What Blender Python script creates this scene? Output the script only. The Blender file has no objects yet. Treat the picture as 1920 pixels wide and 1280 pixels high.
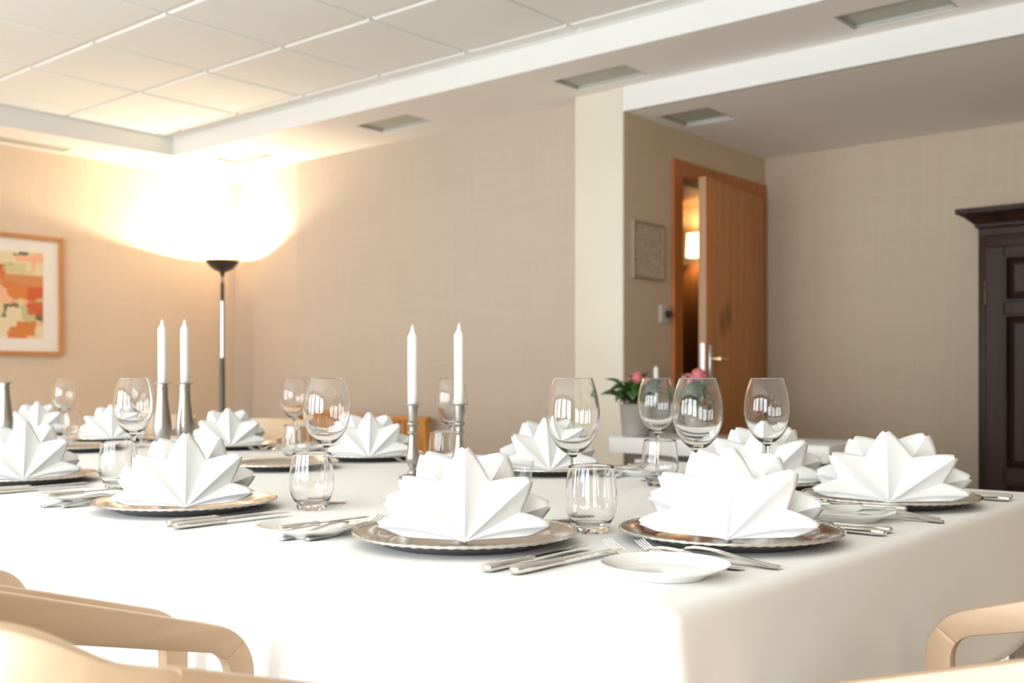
import bpy, bmesh, math, random
from mathutils import Vector, Matrix
PI = math.pi
sc = bpy.context.scene
COL = sc.collection

# ------------------------------------------------------------------ camera, world, lights, exposure
CAM_Z = 0.98
cd = bpy.data.cameras.new('camera')
cam = bpy.data.objects.new('camera', cd)
COL.objects.link(cam)
cam.location = (0, 0, CAM_Z)
cam.rotation_euler = (PI / 2, 0, math.radians(40.17))
cd.sensor_width = 36
cd.lens = 37.5
cd.shift_y = 69 / 1920
cd.clip_start = 0.02
cd.dof.use_dof = True
cd.dof.focus_distance = 1.55
cd.dof.aperture_fstop = 5.6
sc.camera = cam

w = bpy.data.worlds.new('daylight')
sc.world = w
w.use_nodes = True
w.node_tree.nodes['Background'].inputs[0].default_value = (0.86, 0.93, 1.0, 1)
w.node_tree.nodes['Background'].inputs[1].default_value = 1.0

WIN_X = (-4.9, -3.1, -1.3, 0.4)          # window centres along the front wall
WIN_W, WIN_Z0, WIN_Z1, WIN_Y = 1.40, 0.12, 2.30, -2.6
for i, x in enumerate(WIN_X):            # daylight entering each window
    ld = bpy.data.lights.new('daylight_window', 'AREA')
    ld.shape = 'RECTANGLE'
    ld.size, ld.size_y = WIN_W, WIN_Z1 - WIN_Z0
    ld.energy = 95
    ld.color = (0.89, 0.95, 1.0)
    lo = bpy.data.objects.new('daylight_window', ld)
    COL.objects.link(lo)
    lo.location = (x, WIN_Y - 0.16, (WIN_Z0 + WIN_Z1) / 2)
    lo.rotation_euler = (PI / 2, 0, 0)
    lo.rotation_euler = Vector((0, 1, 0)).to_track_quat('-Z', 'Z').to_euler()

sc.view_settings.view_transform = 'Standard'
sc.view_settings.look = 'None'
sc.view_settings.gamma = 1
sc.view_settings.use_curve_mapping = False
sc.view_settings.exposure = 0.53
sc.cycles.use_denoising = True
sc.cycles.max_bounces = 12
sc.cycles.diffuse_bounces = 6
sc.cycles.transparent_max_bounces = 32
sc.cycles.transmission_bounces = 12
sc.cycles.caustics_reflective = False
sc.cycles.sample_clamp_indirect = 6

# ------------------------------------------------------------------ materials
def new_mat(name):
    m = bpy.data.materials.new(name)
    m.use_nodes = True
    nt = m.node_tree
    return m, nt, nt.nodes['Principled BSDF']

def mat(name, col, rough=0.5, metal=0.0, noise=0.0, nscale=8.0, bump=0.0, bscale=60.0, stretch=(1, 1, 1), spec=0.5, coat=0.0, col2=None):
    m, nt, b = new_mat(name)
    b.inputs['Base Color'].default_value = (*col, 1)
    b.inputs['Roughness'].default_value = rough
    b.inputs['Metallic'].default_value = metal
    b.inputs['Specular IOR Level'].default_value = spec
    b.inputs['Coat Weight'].default_value = coat
    b.inputs['Coat Roughness'].default_value = 0.15
    tc = nt.nodes.new('ShaderNodeTexCoord')
    mp = nt.nodes.new('ShaderNodeMapping')
    mp.inputs['Scale'].default_value = stretch
    nt.links.new(tc.outputs['Object'], mp.inputs['Vector'])
    if noise > 0:
        n = nt.nodes.new('ShaderNodeTexNoise')
        n.inputs['Scale'].default_value = nscale
        n.inputs['Detail'].default_value = 5
        nt.links.new(mp.outputs[0], n.inputs['Vector'])
        mx = nt.nodes.new('ShaderNodeMix')
        mx.data_type = 'RGBA'
        c2 = col2 or tuple(c * (1 - noise) for c in col)
        mx.inputs[6].default_value = (*c2, 1)
        mx.inputs[7].default_value = (*col, 1)
        rp = nt.nodes.new('ShaderNodeValToRGB')
        rp.color_ramp.elements[0].position = 0.35
        rp.color_ramp.elements[1].position = 0.62
        nt.links.new(n.outputs['Fac'], rp.inputs[0])
        nt.links.new(rp.outputs[0], mx.inputs[0])
        nt.links.new(mx.outputs[2], b.inputs['Base Color'])
    if bump > 0:
        n2 = nt.nodes.new('ShaderNodeTexNoise')
        n2.inputs['Scale'].default_value = bscale
        n2.inputs['Detail'].default_value = 4
        nt.links.new(mp.outputs[0], n2.inputs['Vector'])
        bp = nt.nodes.new('ShaderNodeBump')
        bp.inputs['Strength'].default_value = bump
        bp.inputs['Distance'].default_value = 0.002
        nt.links.new(n2.outputs['Fac'], bp.inputs['Height'])
        nt.links.new(bp.outputs[0], b.inputs['Normal'])
    return m

def wallpaper(name, col, col2):
    """woven wall covering: fine vertical and horizontal threads"""
    m, nt, b = new_mat(name)
    b.inputs['Roughness'].default_value = 0.8
    b.inputs['Specular IOR Level'].default_value = 0.25
    tc = nt.nodes.new('ShaderNodeTexCoord')
    facs = []
    for s in ((190, 190, 1.6), (2.0, 2.0, 200)):
        mp = nt.nodes.new('ShaderNodeMapping')
        mp.inputs['Scale'].default_value = s
        n = nt.nodes.new('ShaderNodeTexNoise')
        n.inputs['Scale'].default_value = 1.0
        n.inputs['Detail'].default_value = 3
        nt.links.new(tc.outputs['Object'], mp.inputs['Vector'])
        nt.links.new(mp.outputs[0], n.inputs['Vector'])
        facs.append(n)
    ad = nt.nodes.new('ShaderNodeMath')
    ad.operation = 'ADD'
    nt.links.new(facs[0].outputs['Fac'], ad.inputs[0])
    nt.links.new(facs[1].outputs['Fac'], ad.inputs[1])
    rp = nt.nodes.new('ShaderNodeMapRange')
    rp.inputs['From Min'].default_value = 0.75
    rp.inputs['From Max'].default_value = 1.25
    nt.links.new(ad.outputs[0], rp.inputs['Value'])
    mx = nt.nodes.new('ShaderNodeMix')
    mx.data_type = 'RGBA'
    mx.inputs[6].default_value = (*col2, 1)
    mx.inputs[7].default_value = (*col, 1)
    nt.links.new(rp.outputs[0], mx.inputs[0])
    nt.links.new(mx.outputs[2], b.inputs['Base Color'])
    bp = nt.nodes.new('ShaderNodeBump')
    bp.inputs['Strength'].default_value = 0.15
    bp.inputs['Distance'].default_value = 0.001
    nt.links.new(ad.outputs[0], bp.inputs['Height'])
    nt.links.new(bp.outputs[0], b.inputs['Normal'])
    return m

def wood(name, c1, c2, axis=1, scale=1.0, rough=0.45, knots=False, coat=0.0):
    """grain stretched along an axis (0 x, 1 y, 2 z)"""
    m, nt, b = new_mat(name)
    b.inputs['Roughness'].default_value = rough
    b.inputs['Coat Weight'].default_value = coat
    b.inputs['Coat Roughness'].default_value = 0.2
    tc = nt.nodes.new('ShaderNodeTexCoord')
    mp = nt.nodes.new('ShaderNodeMapping')
    s = [38 * scale] * 3
    s[axis] = 2.2 * scale
    mp.inputs['Scale'].default_value = s
    nt.links.new(tc.outputs['Object'], mp.inputs['Vector'])
    n = nt.nodes.new('ShaderNodeTexNoise')
    n.inputs['Scale'].default_value = 1.0
    n.inputs['Detail'].default_value = 6
    n.inputs['Distortion'].default_value = 0.6
    nt.links.new(mp.outputs[0], n.inputs['Vector'])
    rp = nt.nodes.new('ShaderNodeValToRGB')
    rp.color_ramp.elements[0].position = 0.3
    rp.color_ramp.elements[0].color = (*c2, 1)
    rp.color_ramp.elements[1].position = 0.68
    rp.color_ramp.elements[1].color = (*c1, 1)
    nt.links.new(n.outputs['Fac'], rp.inputs[0])
    out = rp.outputs[0]
    if knots:
        mp2 = nt.nodes.new('ShaderNodeMapping')
        mp2.inputs['Scale'].default_value = (3.4, 3.4, 1.9)
        nt.links.new(tc.outputs['Object'], mp2.inputs['Vector'])
        v = nt.nodes.new('ShaderNodeTexVoronoi')
        v.inputs['Scale'].default_value = 1.0
        nt.links.new(mp2.outputs[0], v.inputs['Vector'])
        kr = nt.nodes.new('ShaderNodeMapRange')
        kr.inputs['From Min'].default_value = 0.06
        kr.inputs['From Max'].default_value = 0.20
        nt.links.new(v.outputs['Distance'], kr.inputs['Value'])
        mx = nt.nodes.new('ShaderNodeMix')
        mx.data_type = 'RGBA'
        mx.inputs[6].default_value = (c2[0] * 0.55, c2[1] * 0.5, c2[2] * 0.5, 1)
        nt.links.new(kr.outputs[0], mx.inputs[0])
        nt.links.new(out, mx.inputs[7])
        out = mx.outputs[2]
    nt.links.new(out, b.inputs['Base Color'])
    return m

def thin_glass(name):
    """a thin clear wall: passes light straight on, mirrors more at grazing angles"""
    m = bpy.data.materials.new(name)
    m.use_nodes = True
    nt = m.node_tree
    nt.nodes.clear()
    o = nt.nodes.new('ShaderNodeOutputMaterial')
    mix = nt.nodes.new('ShaderNodeMixShader')
    t = nt.nodes.new('ShaderNodeBsdfTransparent')
    t.inputs[0].default_value = (0.985, 0.985, 0.98, 1)
    g = nt.nodes.new('ShaderNodeBsdfGlossy')
    g.inputs['Roughness'].default_value = 0.0
    lw = nt.nodes.new('ShaderNodeLayerWeight')
    lw.inputs['Blend'].default_value = 0.5
    pw = nt.nodes.new('ShaderNodeMath')
    pw.operation = 'POWER'
    pw.inputs[1].default_value = 4.2
    ma = nt.nodes.new('ShaderNodeMath')
    ma.operation = 'MULTIPLY_ADD'
    ma.inputs[1].default_value = 0.90
    ma.inputs[2].default_value = 0.045
    nt.links.new(lw.outputs['Facing'], pw.inputs[0])
    nt.links.new(pw.outputs[0], ma.inputs[0])
    nt.links.new(ma.outputs[0], mix.inputs[0])
    nt.links.new(t.outputs[0], mix.inputs[1])
    nt.links.new(g.outputs[0], mix.inputs[2])
    nt.links.new(mix.outputs[0], o.inputs[0])
    return m

def solid_glass(name):
    m, nt, b = new_mat(name)
    b.inputs['Base Color'].default_value = (0.99, 0.99, 0.985, 1)
    b.inputs['Roughness'].default_value = 0.0
    b.inputs['Transmission Weight'].default_value = 1.0
    b.inputs['IOR'].default_value = 1.48
    return m

def emit(name, col, strength):
    m, nt, b = new_mat(name)
    b.inputs['Base Color'].default_value = (*col, 1)
    b.inputs['Emission Color'].default_value = (*col, 1)
    b.inputs['Emission Strength'].default_value = strength
    return m

def cloth_mat(name, col, bump, scale, trans=0.0):
    m, nt, b = new_mat(name)
    b.inputs['Base Color'].default_value = (*col, 1)
    b.inputs['Roughness'].default_value = 0.75
    b.inputs['Specular IOR Level'].default_value = 0.2
    b.inputs['Sheen Weight'].default_value = 0.08
    tc = nt.nodes.new('ShaderNodeTexCoord')
    n = nt.nodes.new('ShaderNodeTexNoise')
    n.inputs['Scale'].default_value = scale
    n.inputs['Detail'].default_value = 3
    nt.links.new(tc.outputs['Object'], n.inputs['Vector'])
    bp = nt.nodes.new('ShaderNodeBump')
    bp.inputs['Strength'].default_value = bump
    bp.inputs['Distance'].default_value = 0.004
    nt.links.new(n.outputs['Fac'], bp.inputs['Height'])
    nt.links.new(bp.outputs[0], b.inputs['Normal'])
    if trans > 0:
        tr = nt.nodes.new('ShaderNodeBsdfTranslucent')
        tr.inputs[0].default_value = (*col, 1)
        mx = nt.nodes.new('ShaderNodeMixShader')
        mx.inputs[0].default_value = trans
        out = nt.nodes['Material Output']
        nt.links.new(b.outputs[0], mx.inputs[1])
        nt.links.new(tr.outputs[0], mx.inputs[2])
        nt.links.new(mx.outputs[0], out.inputs[0])
    return m

M = {}
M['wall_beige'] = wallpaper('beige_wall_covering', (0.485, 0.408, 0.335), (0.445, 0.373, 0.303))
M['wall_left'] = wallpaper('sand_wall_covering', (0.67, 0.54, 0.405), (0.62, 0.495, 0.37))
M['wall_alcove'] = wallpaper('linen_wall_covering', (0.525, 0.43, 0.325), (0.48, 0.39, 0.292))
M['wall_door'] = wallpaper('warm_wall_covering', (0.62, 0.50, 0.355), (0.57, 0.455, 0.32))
M['cream'] = mat('cream_paint', (0.64, 0.595, 0.49), 0.6, noise=0.03, nscale=3, bump=0.05, bscale=90)
M['white_paint_dimmed'] = mat('ceiling_paint_dimmed', (0.68, 0.68, 0.66), 0.7, noise=0.02, nscale=2, bump=0.04, bscale=120)  # white paint darkened to offset strong window light on beam and fascia
M['tile'] = mat('ceiling_tile_white', (0.865, 0.88, 0.855), 0.8, noise=0.04, nscale=160, bump=0.12, bscale=240)
M['grid'] = mat('grid_white', (0.82, 0.81, 0.77), 0.6, noise=0.02)
M['soffit'] = mat('soffit_paint_lifted', (0.89, 0.87, 0.845), 0.75, noise=0.02, nscale=2, bump=0.04, bscale=120)  # same white paint, lightened in colour to make up for weak bounce light
M['floor'] = wood('pale_floor', (0.60, 0.51, 0.42), (0.52, 0.435, 0.35), 0, 0.5, 0.4)
M['frost'] = mat('frosted_pane', (0.50, 0.525, 0.46), 0.55, noise=0.06, nscale=60)
M['recess'] = mat('recess_grey', (0.42, 0.42, 0.38), 0.6, noise=0.03)
M['cloth'] = cloth_mat('white_tablecloth', (0.87, 0.86, 0.845), 0.18, 14)
M['napkin'] = cloth_mat('white_napkin', (0.90, 0.90, 0.895), 0.10, 160, 0.12)
M['silver'] = mat('polished_silver', (0.80, 0.77, 0.72), 0.17, 1.0, noise=0.06, nscale=40)
M['charger'] = mat('silver_plate', (0.62, 0.58, 0.52), 0.14, 1.0, noise=0.10, nscale=55, bump=0.06, bscale=120)
M['steel'] = mat('polished_steel', (0.84, 0.81, 0.77), 0.10, 1.0, noise=0.03, nscale=30)
M['pewter'] = mat('brushed_pewter', (0.46, 0.445, 0.41), 0.30, 1.0, noise=0.12, nscale=60)
M['porcelain'] = mat('white_porcelain', (0.88, 0.88, 0.86), 0.08, noise=0.01, coat=0.5)
M['pewter_dark'] = mat('dark_iron', (0.10, 0.06, 0.035), 0.4, 0.8, noise=0.1)
M['wax'] = mat('white_wax', (0.88, 0.87, 0.82), 0.42, noise=0.02, nscale=12)
M['wax'].node_tree.nodes['Principled BSDF'].inputs['Subsurface Weight'].default_value = 0.25
M['wax'].node_tree.nodes['Principled BSDF'].inputs['Subsurface Radius'].default_value = (0.01, 0.009, 0.007)
M['wick'] = mat('cotton_wick', (0.75, 0.73, 0.66), 0.9, noise=0.1)
M['bowl_glass'] = thin_glass('thin_clear_glass')
M['stem_glass'] = solid_glass('clear_glass')
M['birch_y'] = wood('birch_along', (0.64, 0.46, 0.315), (0.56, 0.39, 0.255), 1, 0.8, 0.38)
M['birch_z'] = wood('birch_upright', (0.64, 0.46, 0.315), (0.56, 0.39, 0.255), 2, 0.8, 0.38)
M['birch_x'] = wood('birch_across', (0.70, 0.53, 0.36), (0.63, 0.46, 0.30), 0, 0.6, 0.38)
M['seat_fabric'] = mat('dark_seat_fabric', (0.10, 0.12, 0.15), 0.9, noise=0.3, nscale=200)
M['pine'] = wood('pine_door', (0.60, 0.25, 0.072), (0.46, 0.175, 0.045), 2, 0.55, 0.42, knots=True)
M['pine_frame'] = wood('pine_frame', (0.52, 0.175, 0.042), (0.38, 0.12, 0.028), 2, 0.7, 0.4)
M['pine_edge'] = wood('pine_edge', (0.50, 0.28, 0.14), (0.42, 0.22, 0.10), 2, 0.7, 0.4)
M['hall_wood'] = wood('hall_panelling', (0.30, 0.14, 0.055), (0.22, 0.10, 0.038), 2, 0.5, 0.5)
M['hall_wall'] = mat('hall_plaster', (0.66, 0.50, 0.34), 0.8, noise=0.04)
M['oak_dark'] = wood('dark_oak', (0.036, 0.015, 0.010), (0.014, 0.006, 0.004), 2, 0.6, 0.48, coat=0.0)
M['oak_dark'].node_tree.nodes['Principled BSDF'].inputs['Specular IOR Level'].default_value = 0.22
M['black_metal'] = mat('black_lacquer', (0.025, 0.023, 0.022), 0.28, noise=0.1, nscale=20, coat=0.4)
M['chrome'] = mat('dull_chrome', (0.62, 0.62, 0.66), 0.22, 1.0, noise=0.04)
M['brass'] = mat('brass', (0.78, 0.60, 0.30), 0.2, 1.0, noise=0.05)
M['frame_wood'] = wood('cherry_frame', (0.56, 0.27, 0.10), (0.45, 0.20, 0.065), 2, 1.0, 0.4)
M['mat_board'] = mat('white_mount', (0.78, 0.72, 0.65), 0.85, noise=0.02)
M['plaque'] = mat('beige_plaque', (0.52, 0.43, 0.335), 0.7, noise=0.25, nscale=22, col2=(0.40, 0.32, 0.23), stretch=(1, 1, 2.4))
M['plaque_edge'] = mat('plaque_edge', (0.36, 0.28, 0.19), 0.6, noise=0.08)
M['white_lacquer'] = mat('white_lacquer', (0.74, 0.75, 0.76), 0.3, noise=0.02)
M['dark_glass'] = mat('dark_pane', (0.06, 0.06, 0.065), 0.12, noise=0.05)
M['planter'] = mat('grey_planter', (0.13, 0.12, 0.11), 0.6, noise=0.15, nscale=14)
M['pot'] = mat('grey_ceramic', (0.33, 0.32, 0.30), 0.45, noise=0.12, nscale=10)
M['soil'] = mat('soil', (0.03, 0.022, 0.015), 0.95, noise=0.4, nscale=60)
M['leaf'] = mat('green_leaf', (0.055, 0.13, 0.028), 0.42, noise=0.35, nscale=12)
M['flower'] = mat('pink_petal', (0.80, 0.24, 0.28), 0.55, noise=0.15, nscale=30)
M['amber'] = wood('amber_cane', (0.62, 0.30, 0.07), (0.45, 0.19, 0.04), 2, 1.0, 0.4)
M['amber_x'] = wood('amber_rail', (0.60, 0.28, 0.07), (0.44, 0.18, 0.04), 0, 1.0, 0.4)
M['switch_white'] = mat('switch_white', (0.55, 0.50, 0.46), 0.4, noise=0.02)
M['switch_black'] = mat('switch_black', (0.02, 0.02, 0.022), 0.3, noise=0.1)
M['bulb'] = emit('halogen_bulb', (1.0, 0.78, 0.50), 20)
M['shade_lit'] = emit('lit_lampshade', (1.0, 0.74, 0.40), 2.6)

# ------------------------------------------------------------------ mesh helpers
def obj(name, bm, m, parent=None, smooth=False, kind=None):
    me = bpy.data.meshes.new(name)
    bmesh.ops.recalc_face_normals(bm, faces=bm.faces[:])
    bm.to_mesh(me)
    bm.free()
    if smooth:
        for p in me.polygons:
            p.use_smooth = True
    mats = m if isinstance(m, (list, tuple)) else [m]
    for k in mats:
        me.materials.append(k)
    o = bpy.data.objects.new(name, me)
    COL.objects.link(o)
    if parent is not None:
        o.parent = parent
    if kind:
        o['kind'] = kind
    return o

def auto_smooth(o, ang=35):
    me = o.data
    bm = bmesh.new()
    bm.from_mesh(me)
    for e in bm.edges:
        if len(e.link_faces) == 2 and e.calc_face_angle(0) > math.radians(ang):
            e.smooth = False
    for f in bm.faces:
        f.smooth = True
    bm.to_mesh(me)
    bm.free()
    return o

def empty(name, loc=(0, 0, 0), rz=0.0):
    o = bpy.data.objects.new(name, None)
    o.empty_display_size = 0.05
    COL.objects.link(o)
    o.location = loc
    o.rotation_euler = (0, 0, rz)
    return o

def tag(o, label, cat, group=None):
    o['label'] = label
    o['category'] = cat
    if group:
        o['group'] = group
    return o

def struct(o):
    o['kind'] = 'structure'
    return o

def dup(o, parent=None):
    c = o.copy()
    COL.objects.link(c)
    c.parent = parent
    for ch in list(o.children):
        dup(ch, c)
    return c

def box(bm, x0, x1, y0, y1, z0, z1, bev=0.0, seg=2):
    r = bmesh.ops.create_cube(bm, size=1)
    vs = r['verts']
    for v in vs:
        v.co = Vector((x0 + (v.co.x + .5) * (x1 - x0), y0 + (v.co.y + .5) * (y1 - y0), z0 + (v.co.z + .5) * (z1 - z0)))
    if bev > 0:
        es = list({e for v in vs for e in v.link_edges})
        bmesh.ops.bevel(bm, geom=es, offset=bev, segments=seg, affect='EDGES', profile=0.5)

def boxm(name, m, parent, *a, bev=0.0, seg=2, kind=None):
    bm = bmesh.new()
    box(bm, *a, bev=bev, seg=seg)
    o = obj(name, bm, m, parent, kind=kind)
    if bev > 0:
        auto_smooth(o, 40)
    return o

def lathe(bm, prof, n=48, cx=0, cy=0, cap0=False, cap1=False):
    """prof: list of (r, z); closed around z"""
    rings = []
    for r, z in prof:
        if r < 1e-6:
            rings.append([bm.verts.new((cx, cy, z))])
        else:
            rings.append([bm.verts.new((cx + r * math.cos(2 * PI * k / n), cy + r * math.sin(2 * PI * k / n), z)) for k in range(n)])
    for a, b in zip(rings, rings[1:]):
        for k in range(n):
            k2 = (k + 1) % n
            q = [a[k % len(a)], a[k2 % len(a)], b[k2 % len(b)], b[k % len(b)]]
            q2 = []
            for v in q:
                if v not in q2:
                    q2.append(v)
            if len(q2) >= 3:
                bm.faces.new(q2)
    if cap0 and len(rings[0]) > 1:
        bm.faces.new(rings[0])
    if cap1 and len(rings[-1]) > 1:
        bm.faces.new(rings[-1])

def crv(pts, n=6):
    """Catmull-Rom through (r,z) points"""
    out = []
    P = [pts[0]] + list(pts) + [pts[-1]]
    for i in range(1, len(P) - 2):
        for k in range(n):
            t = k / n
            row = []
            for d in range(len(pts[0])):
                a, b, c, e = P[i - 1][d], P[i][d], P[i + 1][d], P[i + 2][d]
                row.append(.5 * (2 * b + (c - a) * t + (2 * a - 5 * b + 4 * c - e) * t * t + (3 * b - a - 3 * c + e) * t ** 3))
            out.append(tuple(row))
    out.append(tuple(pts[-1]))
    return out

def lathem(name, m, parent, prof, n=48, cap0=False, cap1=False, ang=40):
    bm = bmesh.new()
    lathe(bm, prof, n, cap0=cap0, cap1=cap1)
    o = obj(name, bm, m, parent)
    auto_smooth(o, ang)
    return o

def loft(bm, rings, cap=True, closed=True):
    vr = [[bm.verts.new(p) for p in r] for r in rings]
    for a, b in zip(vr, vr[1:]):
        n = len(a)
        for k in range(n if closed else n - 1):
            bm.faces.new((a[k], a[(k + 1) % n], b[(k + 1) % n], b[k]))
    if cap:
        bm.faces.new(vr[0])
        bm.faces.new(vr[-1])

def rrect(w, h, r, seg=2):
    """rounded rectangle half sizes w,h as 2D points"""
    pts = []
    for cx, cy, a0 in ((w - r, h - r, 0), (-(w - r), h - r, PI / 2), (-(w - r), -(h - r), PI), (w - r, -(h - r), 1.5 * PI)):
        for k in range(seg + 1):
            a = a0 + PI / 2 * k / seg
            pts.append((cx + r * math.cos(a), cy + r * math.sin(a)))
    return pts

def plate_holes(bm, x0, x1, y0, y1, z, holes, depth):
    """a downward ceiling face at z with rectangular recesses going up by depth"""
    xs = sorted({x0, x1, *[h[0] for h in holes], *[h[1] for h in holes]})
    ys = sorted({y0, y1, *[h[2] for h in holes], *[h[3] for h in holes]})
    def f(*p):
        bm.faces.new([bm.verts.new(q) for q in p])
    for a, b in zip(xs, xs[1:]):
        for c, d in zip(ys, ys[1:]):
            mx_, my_ = (a + b) / 2, (c + d) / 2
            if any(h[0] < mx_ < h[1] and h[2] < my_ < h[3] for h in holes):
                continue
            f((a, c, z), (a, d, z), (b, d, z), (b, c, z))
    for h in holes:
        a, b, c, d = h
        t = z + depth
        f((a, c, z), (b, c, z), (b, c, t), (a, c, t))
        f((a, d, z), (a, d, t), (b, d, t), (b, d, z))
        f((a, c, z), (a, c, t), (a, d, t), (a, d, z))
        f((b, c, z), (b, d, z), (b, d, t), (b, c, t))
        f((a, c, t), (a, d, t), (b, d, t), (b, c, t))

# ------------------------------------------------------------------ room shell
XL, XR, YF, YB = -6.45, 2.6, -2.6, 4.38
ZS, ZA, ZC = 2.38, 2.264, 2.498          # soffit, alcove ceiling, tiled ceiling
XD, YA, YP = -2.90, 5.73, 4.265           # door wall, alcove back wall, pillar front
CXE, CYE = -5.975, 3.765                  # coffer edges

struct(boxm('floor', M['floor'], None, XL - .1, XR + .1, YF - .1, 7.0, -.08, 0))
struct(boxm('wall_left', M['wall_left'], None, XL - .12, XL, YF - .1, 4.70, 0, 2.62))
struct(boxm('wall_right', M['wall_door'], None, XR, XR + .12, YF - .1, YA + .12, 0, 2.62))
# back wall: straight run plus a slightly angled run in the left corner
bm = bmesh.new()
pts = [(XL, 4.55), (-5.52, YB), (XD - .10, YB), (XD - .10, YB + .15), (-5.50, YB + .15), (XL, 4.70)]
lo = [bm.verts.new((x, y, 0)) for x, y in pts]
hi = [bm.verts.new((x, y, 2.62)) for x, y in pts]
for k in range(6):
    bm.faces.new((lo[k], lo[(k + 1) % 6], hi[(k + 1) % 6], hi[k]))
bm.faces.new(lo)
bm.faces.new(hi)
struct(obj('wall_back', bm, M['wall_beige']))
struct(boxm('wall_pillar', M['cream'], None, -3.19, XD - .004, YP, YB, 0, ZS, bev=.003))
# door wall of the alcove, with its opening
DY0, DY1, DZ = 4.775, 5.645, 2.03
bm = bmesh.new()
box(bm, XD - .10, XD, YB - .005, DY0, 0, ZS)
box(bm, XD - .10, XD, DY1, YA + .12, 0, ZS)
box(bm, XD - .10, XD, DY0, DY1, DZ, ZS)
box(bm, XD - .0038, XD, YP + .003, YB - .005, 0, ZA)
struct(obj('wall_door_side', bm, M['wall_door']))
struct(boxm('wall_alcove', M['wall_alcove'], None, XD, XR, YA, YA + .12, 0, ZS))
# front wall with window openings
bm = bmesh.new()
edges = [XL - .1]
for x in WIN_X:
    edges += [x - WIN_W / 2, x + WIN_W / 2]
edges.append(XR + .1)
for k in range(len(edges) - 1):
    a, b = edges[k], edges[k + 1]
    if k % 2 == 0:
        box(bm, a, b, YF - .12, YF, 0, 2.62)
    else:
        box(bm, a, b, YF - .12, YF, 0, WIN_Z0)
        box(bm, a, b, YF - .12, YF, WIN_Z1, 2.62)
struct(obj('wall_front', bm, M['cream']))
for i, x in enumerate(WIN_X):
    wn = struct(empty('window_%d' % (i + 1), (x, YF - .06, WIN_Z0)))
    hw, hh = WIN_W / 2, WIN_Z1 - WIN_Z0
    bm = bmesh.new()
    box(bm, -hw, -hw + .05, -.03, .03, 0, hh)
    box(bm, hw - .05, hw, -.03, .03, 0, hh)
    box(bm, -hw + .05, hw - .05, -.03, .03, 0, .05)
    box(bm, -hw + .05, hw - .05, -.03, .03, hh - .05, hh)
    obj('window_frame', bm, M['white_lacquer'], wn)
    boxm('mullion', M['white_lacquer'], wn, -.025, .025, -.025, .025, .05, hh - .05)
    for s in (-1, 1):
        xa, xb = sorted((s * .025, s * (hw - .05)))
        boxm('pane', M['bowl_glass'], wn, xa, xb, -.003, .003, .05, hh - .05)
    boxm('window_sill', M['white_lacquer'], wn, -hw - .03, hw + .03, .03, .16, -.04, 0)

# ceiling: soffits with recesses, fascia, tile field
ceil = struct(empty('ceiling', (0, 0, 0)))
REC = []
for k in range(-1, 4):
    cx = -4.282 + 1.385 * k
    REC.append((cx - .205, cx + .205, 3.965, 4.172))
REC_L = [(-6.385, -6.255, 2.62, 3.25), (-6.385, -6.255, 0.6, 1.23)]
bm = bmesh.new()
plate_holes(bm, CXE, XR, CYE, YB + .002, ZS, REC, .028)
plate_holes(bm, XL, CXE, YF, 4.56, ZS, REC_L, .009)
bm.faces.new([bm.verts.new(p) for p in ((CXE, YB + .002, ZS), (-5.52, YB + .002, ZS), (CXE, 4.47, ZS))])
obj('soffit', bm, M['soffit'], ceil)
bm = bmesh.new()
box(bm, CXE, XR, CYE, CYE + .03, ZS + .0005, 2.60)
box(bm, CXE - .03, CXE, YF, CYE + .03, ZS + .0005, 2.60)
o = obj('fascia', bm, M['white_paint_dimmed'], ceil)
boxm('ceiling_slab', M['white_paint_dimmed'], ceil, XL - .1, XR + .1, YF - .1, 7.0, 2.62, 2.70)
# tile field: each tile its own piece hanging a little below the grid
P, X0, Y0 = 0.597, -3.972, 2.459
boxm('grid_backing', M['grid'], ceil, CXE, XR, YF, CYE, ZC + .012, ZC + .03)
tm = None
kx0 = -4
for i in range(kx0, 11):
    for j in range(-9, 3):
        xa, xb = X0 + i * P + .012, X0 + (i + 1) * P - .012
        ya, yb = Y0 + j * P + .012, Y0 + (j + 1) * P - .012
        xa, xb, ya, yb = max(xa, CXE + .012), min(xb, XR - .012), max(ya, YF + .012), min(yb, CYE - .012)
        if xb - xa < .03 or yb - ya < .03:
            continue
        full = abs(xb - xa - P + .024) < 1e-4 and abs(yb - ya - P + .024) < 1e-4
        if full and tm is not None:
            o = bpy.data.objects.new('ceiling_tile', tm)
            COL.objects.link(o)
            o.parent = ceil
        else:
            bm = bmesh.new()
            hx, hy = (xb - xa) / 2, (yb - ya) / 2
            c = .006
            lowr = [(-hx + c, -hy + c), (hx - c, -hy + c), (hx - c, hy - c), (-hx + c, hy - c)]
            topr = [(-hx, -hy), (hx, -hy), (hx, hy), (-hx, hy)]
            loft(bm, [[(x, y, 0) for x, y in lowr], [(x, y, .005) for x, y in topr], [(x, y, .012) for x, y in topr]])
            o = obj('ceiling_tile', bm, M['tile'], ceil)
            if full:
                tm = o.data
        o.location = ((xa + xb) / 2, (ya + yb) / 2, ZC)
# perimeter trim strip of the tile field (step of the shadow gap)
boxm('edge_strip', M['white_paint_dimmed'], ceil, CXE, XR, CYE - .012, CYE, ZC - .004, ZC + .012)
boxm('edge_strip', M['white_paint_dimmed'], ceil, CXE, CXE + .012, YF, CYE - .012, ZC - .004, ZC + .012)
# alcove ceiling and its downstand beam
REC_A = [(-2.835, -2.555, 4.465, 4.735)]
bm = bmesh.new()
plate_holes(bm, XD, XR, YP + .03, YA, ZA, REC_A, .028)
obj('alcove_ceiling', bm, M['soffit'], ceil)
boxm('beam', M['white_paint_dimmed'], ceil, XD - .003, XR, YP, YP + .03, ZA, 2.60)

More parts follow.
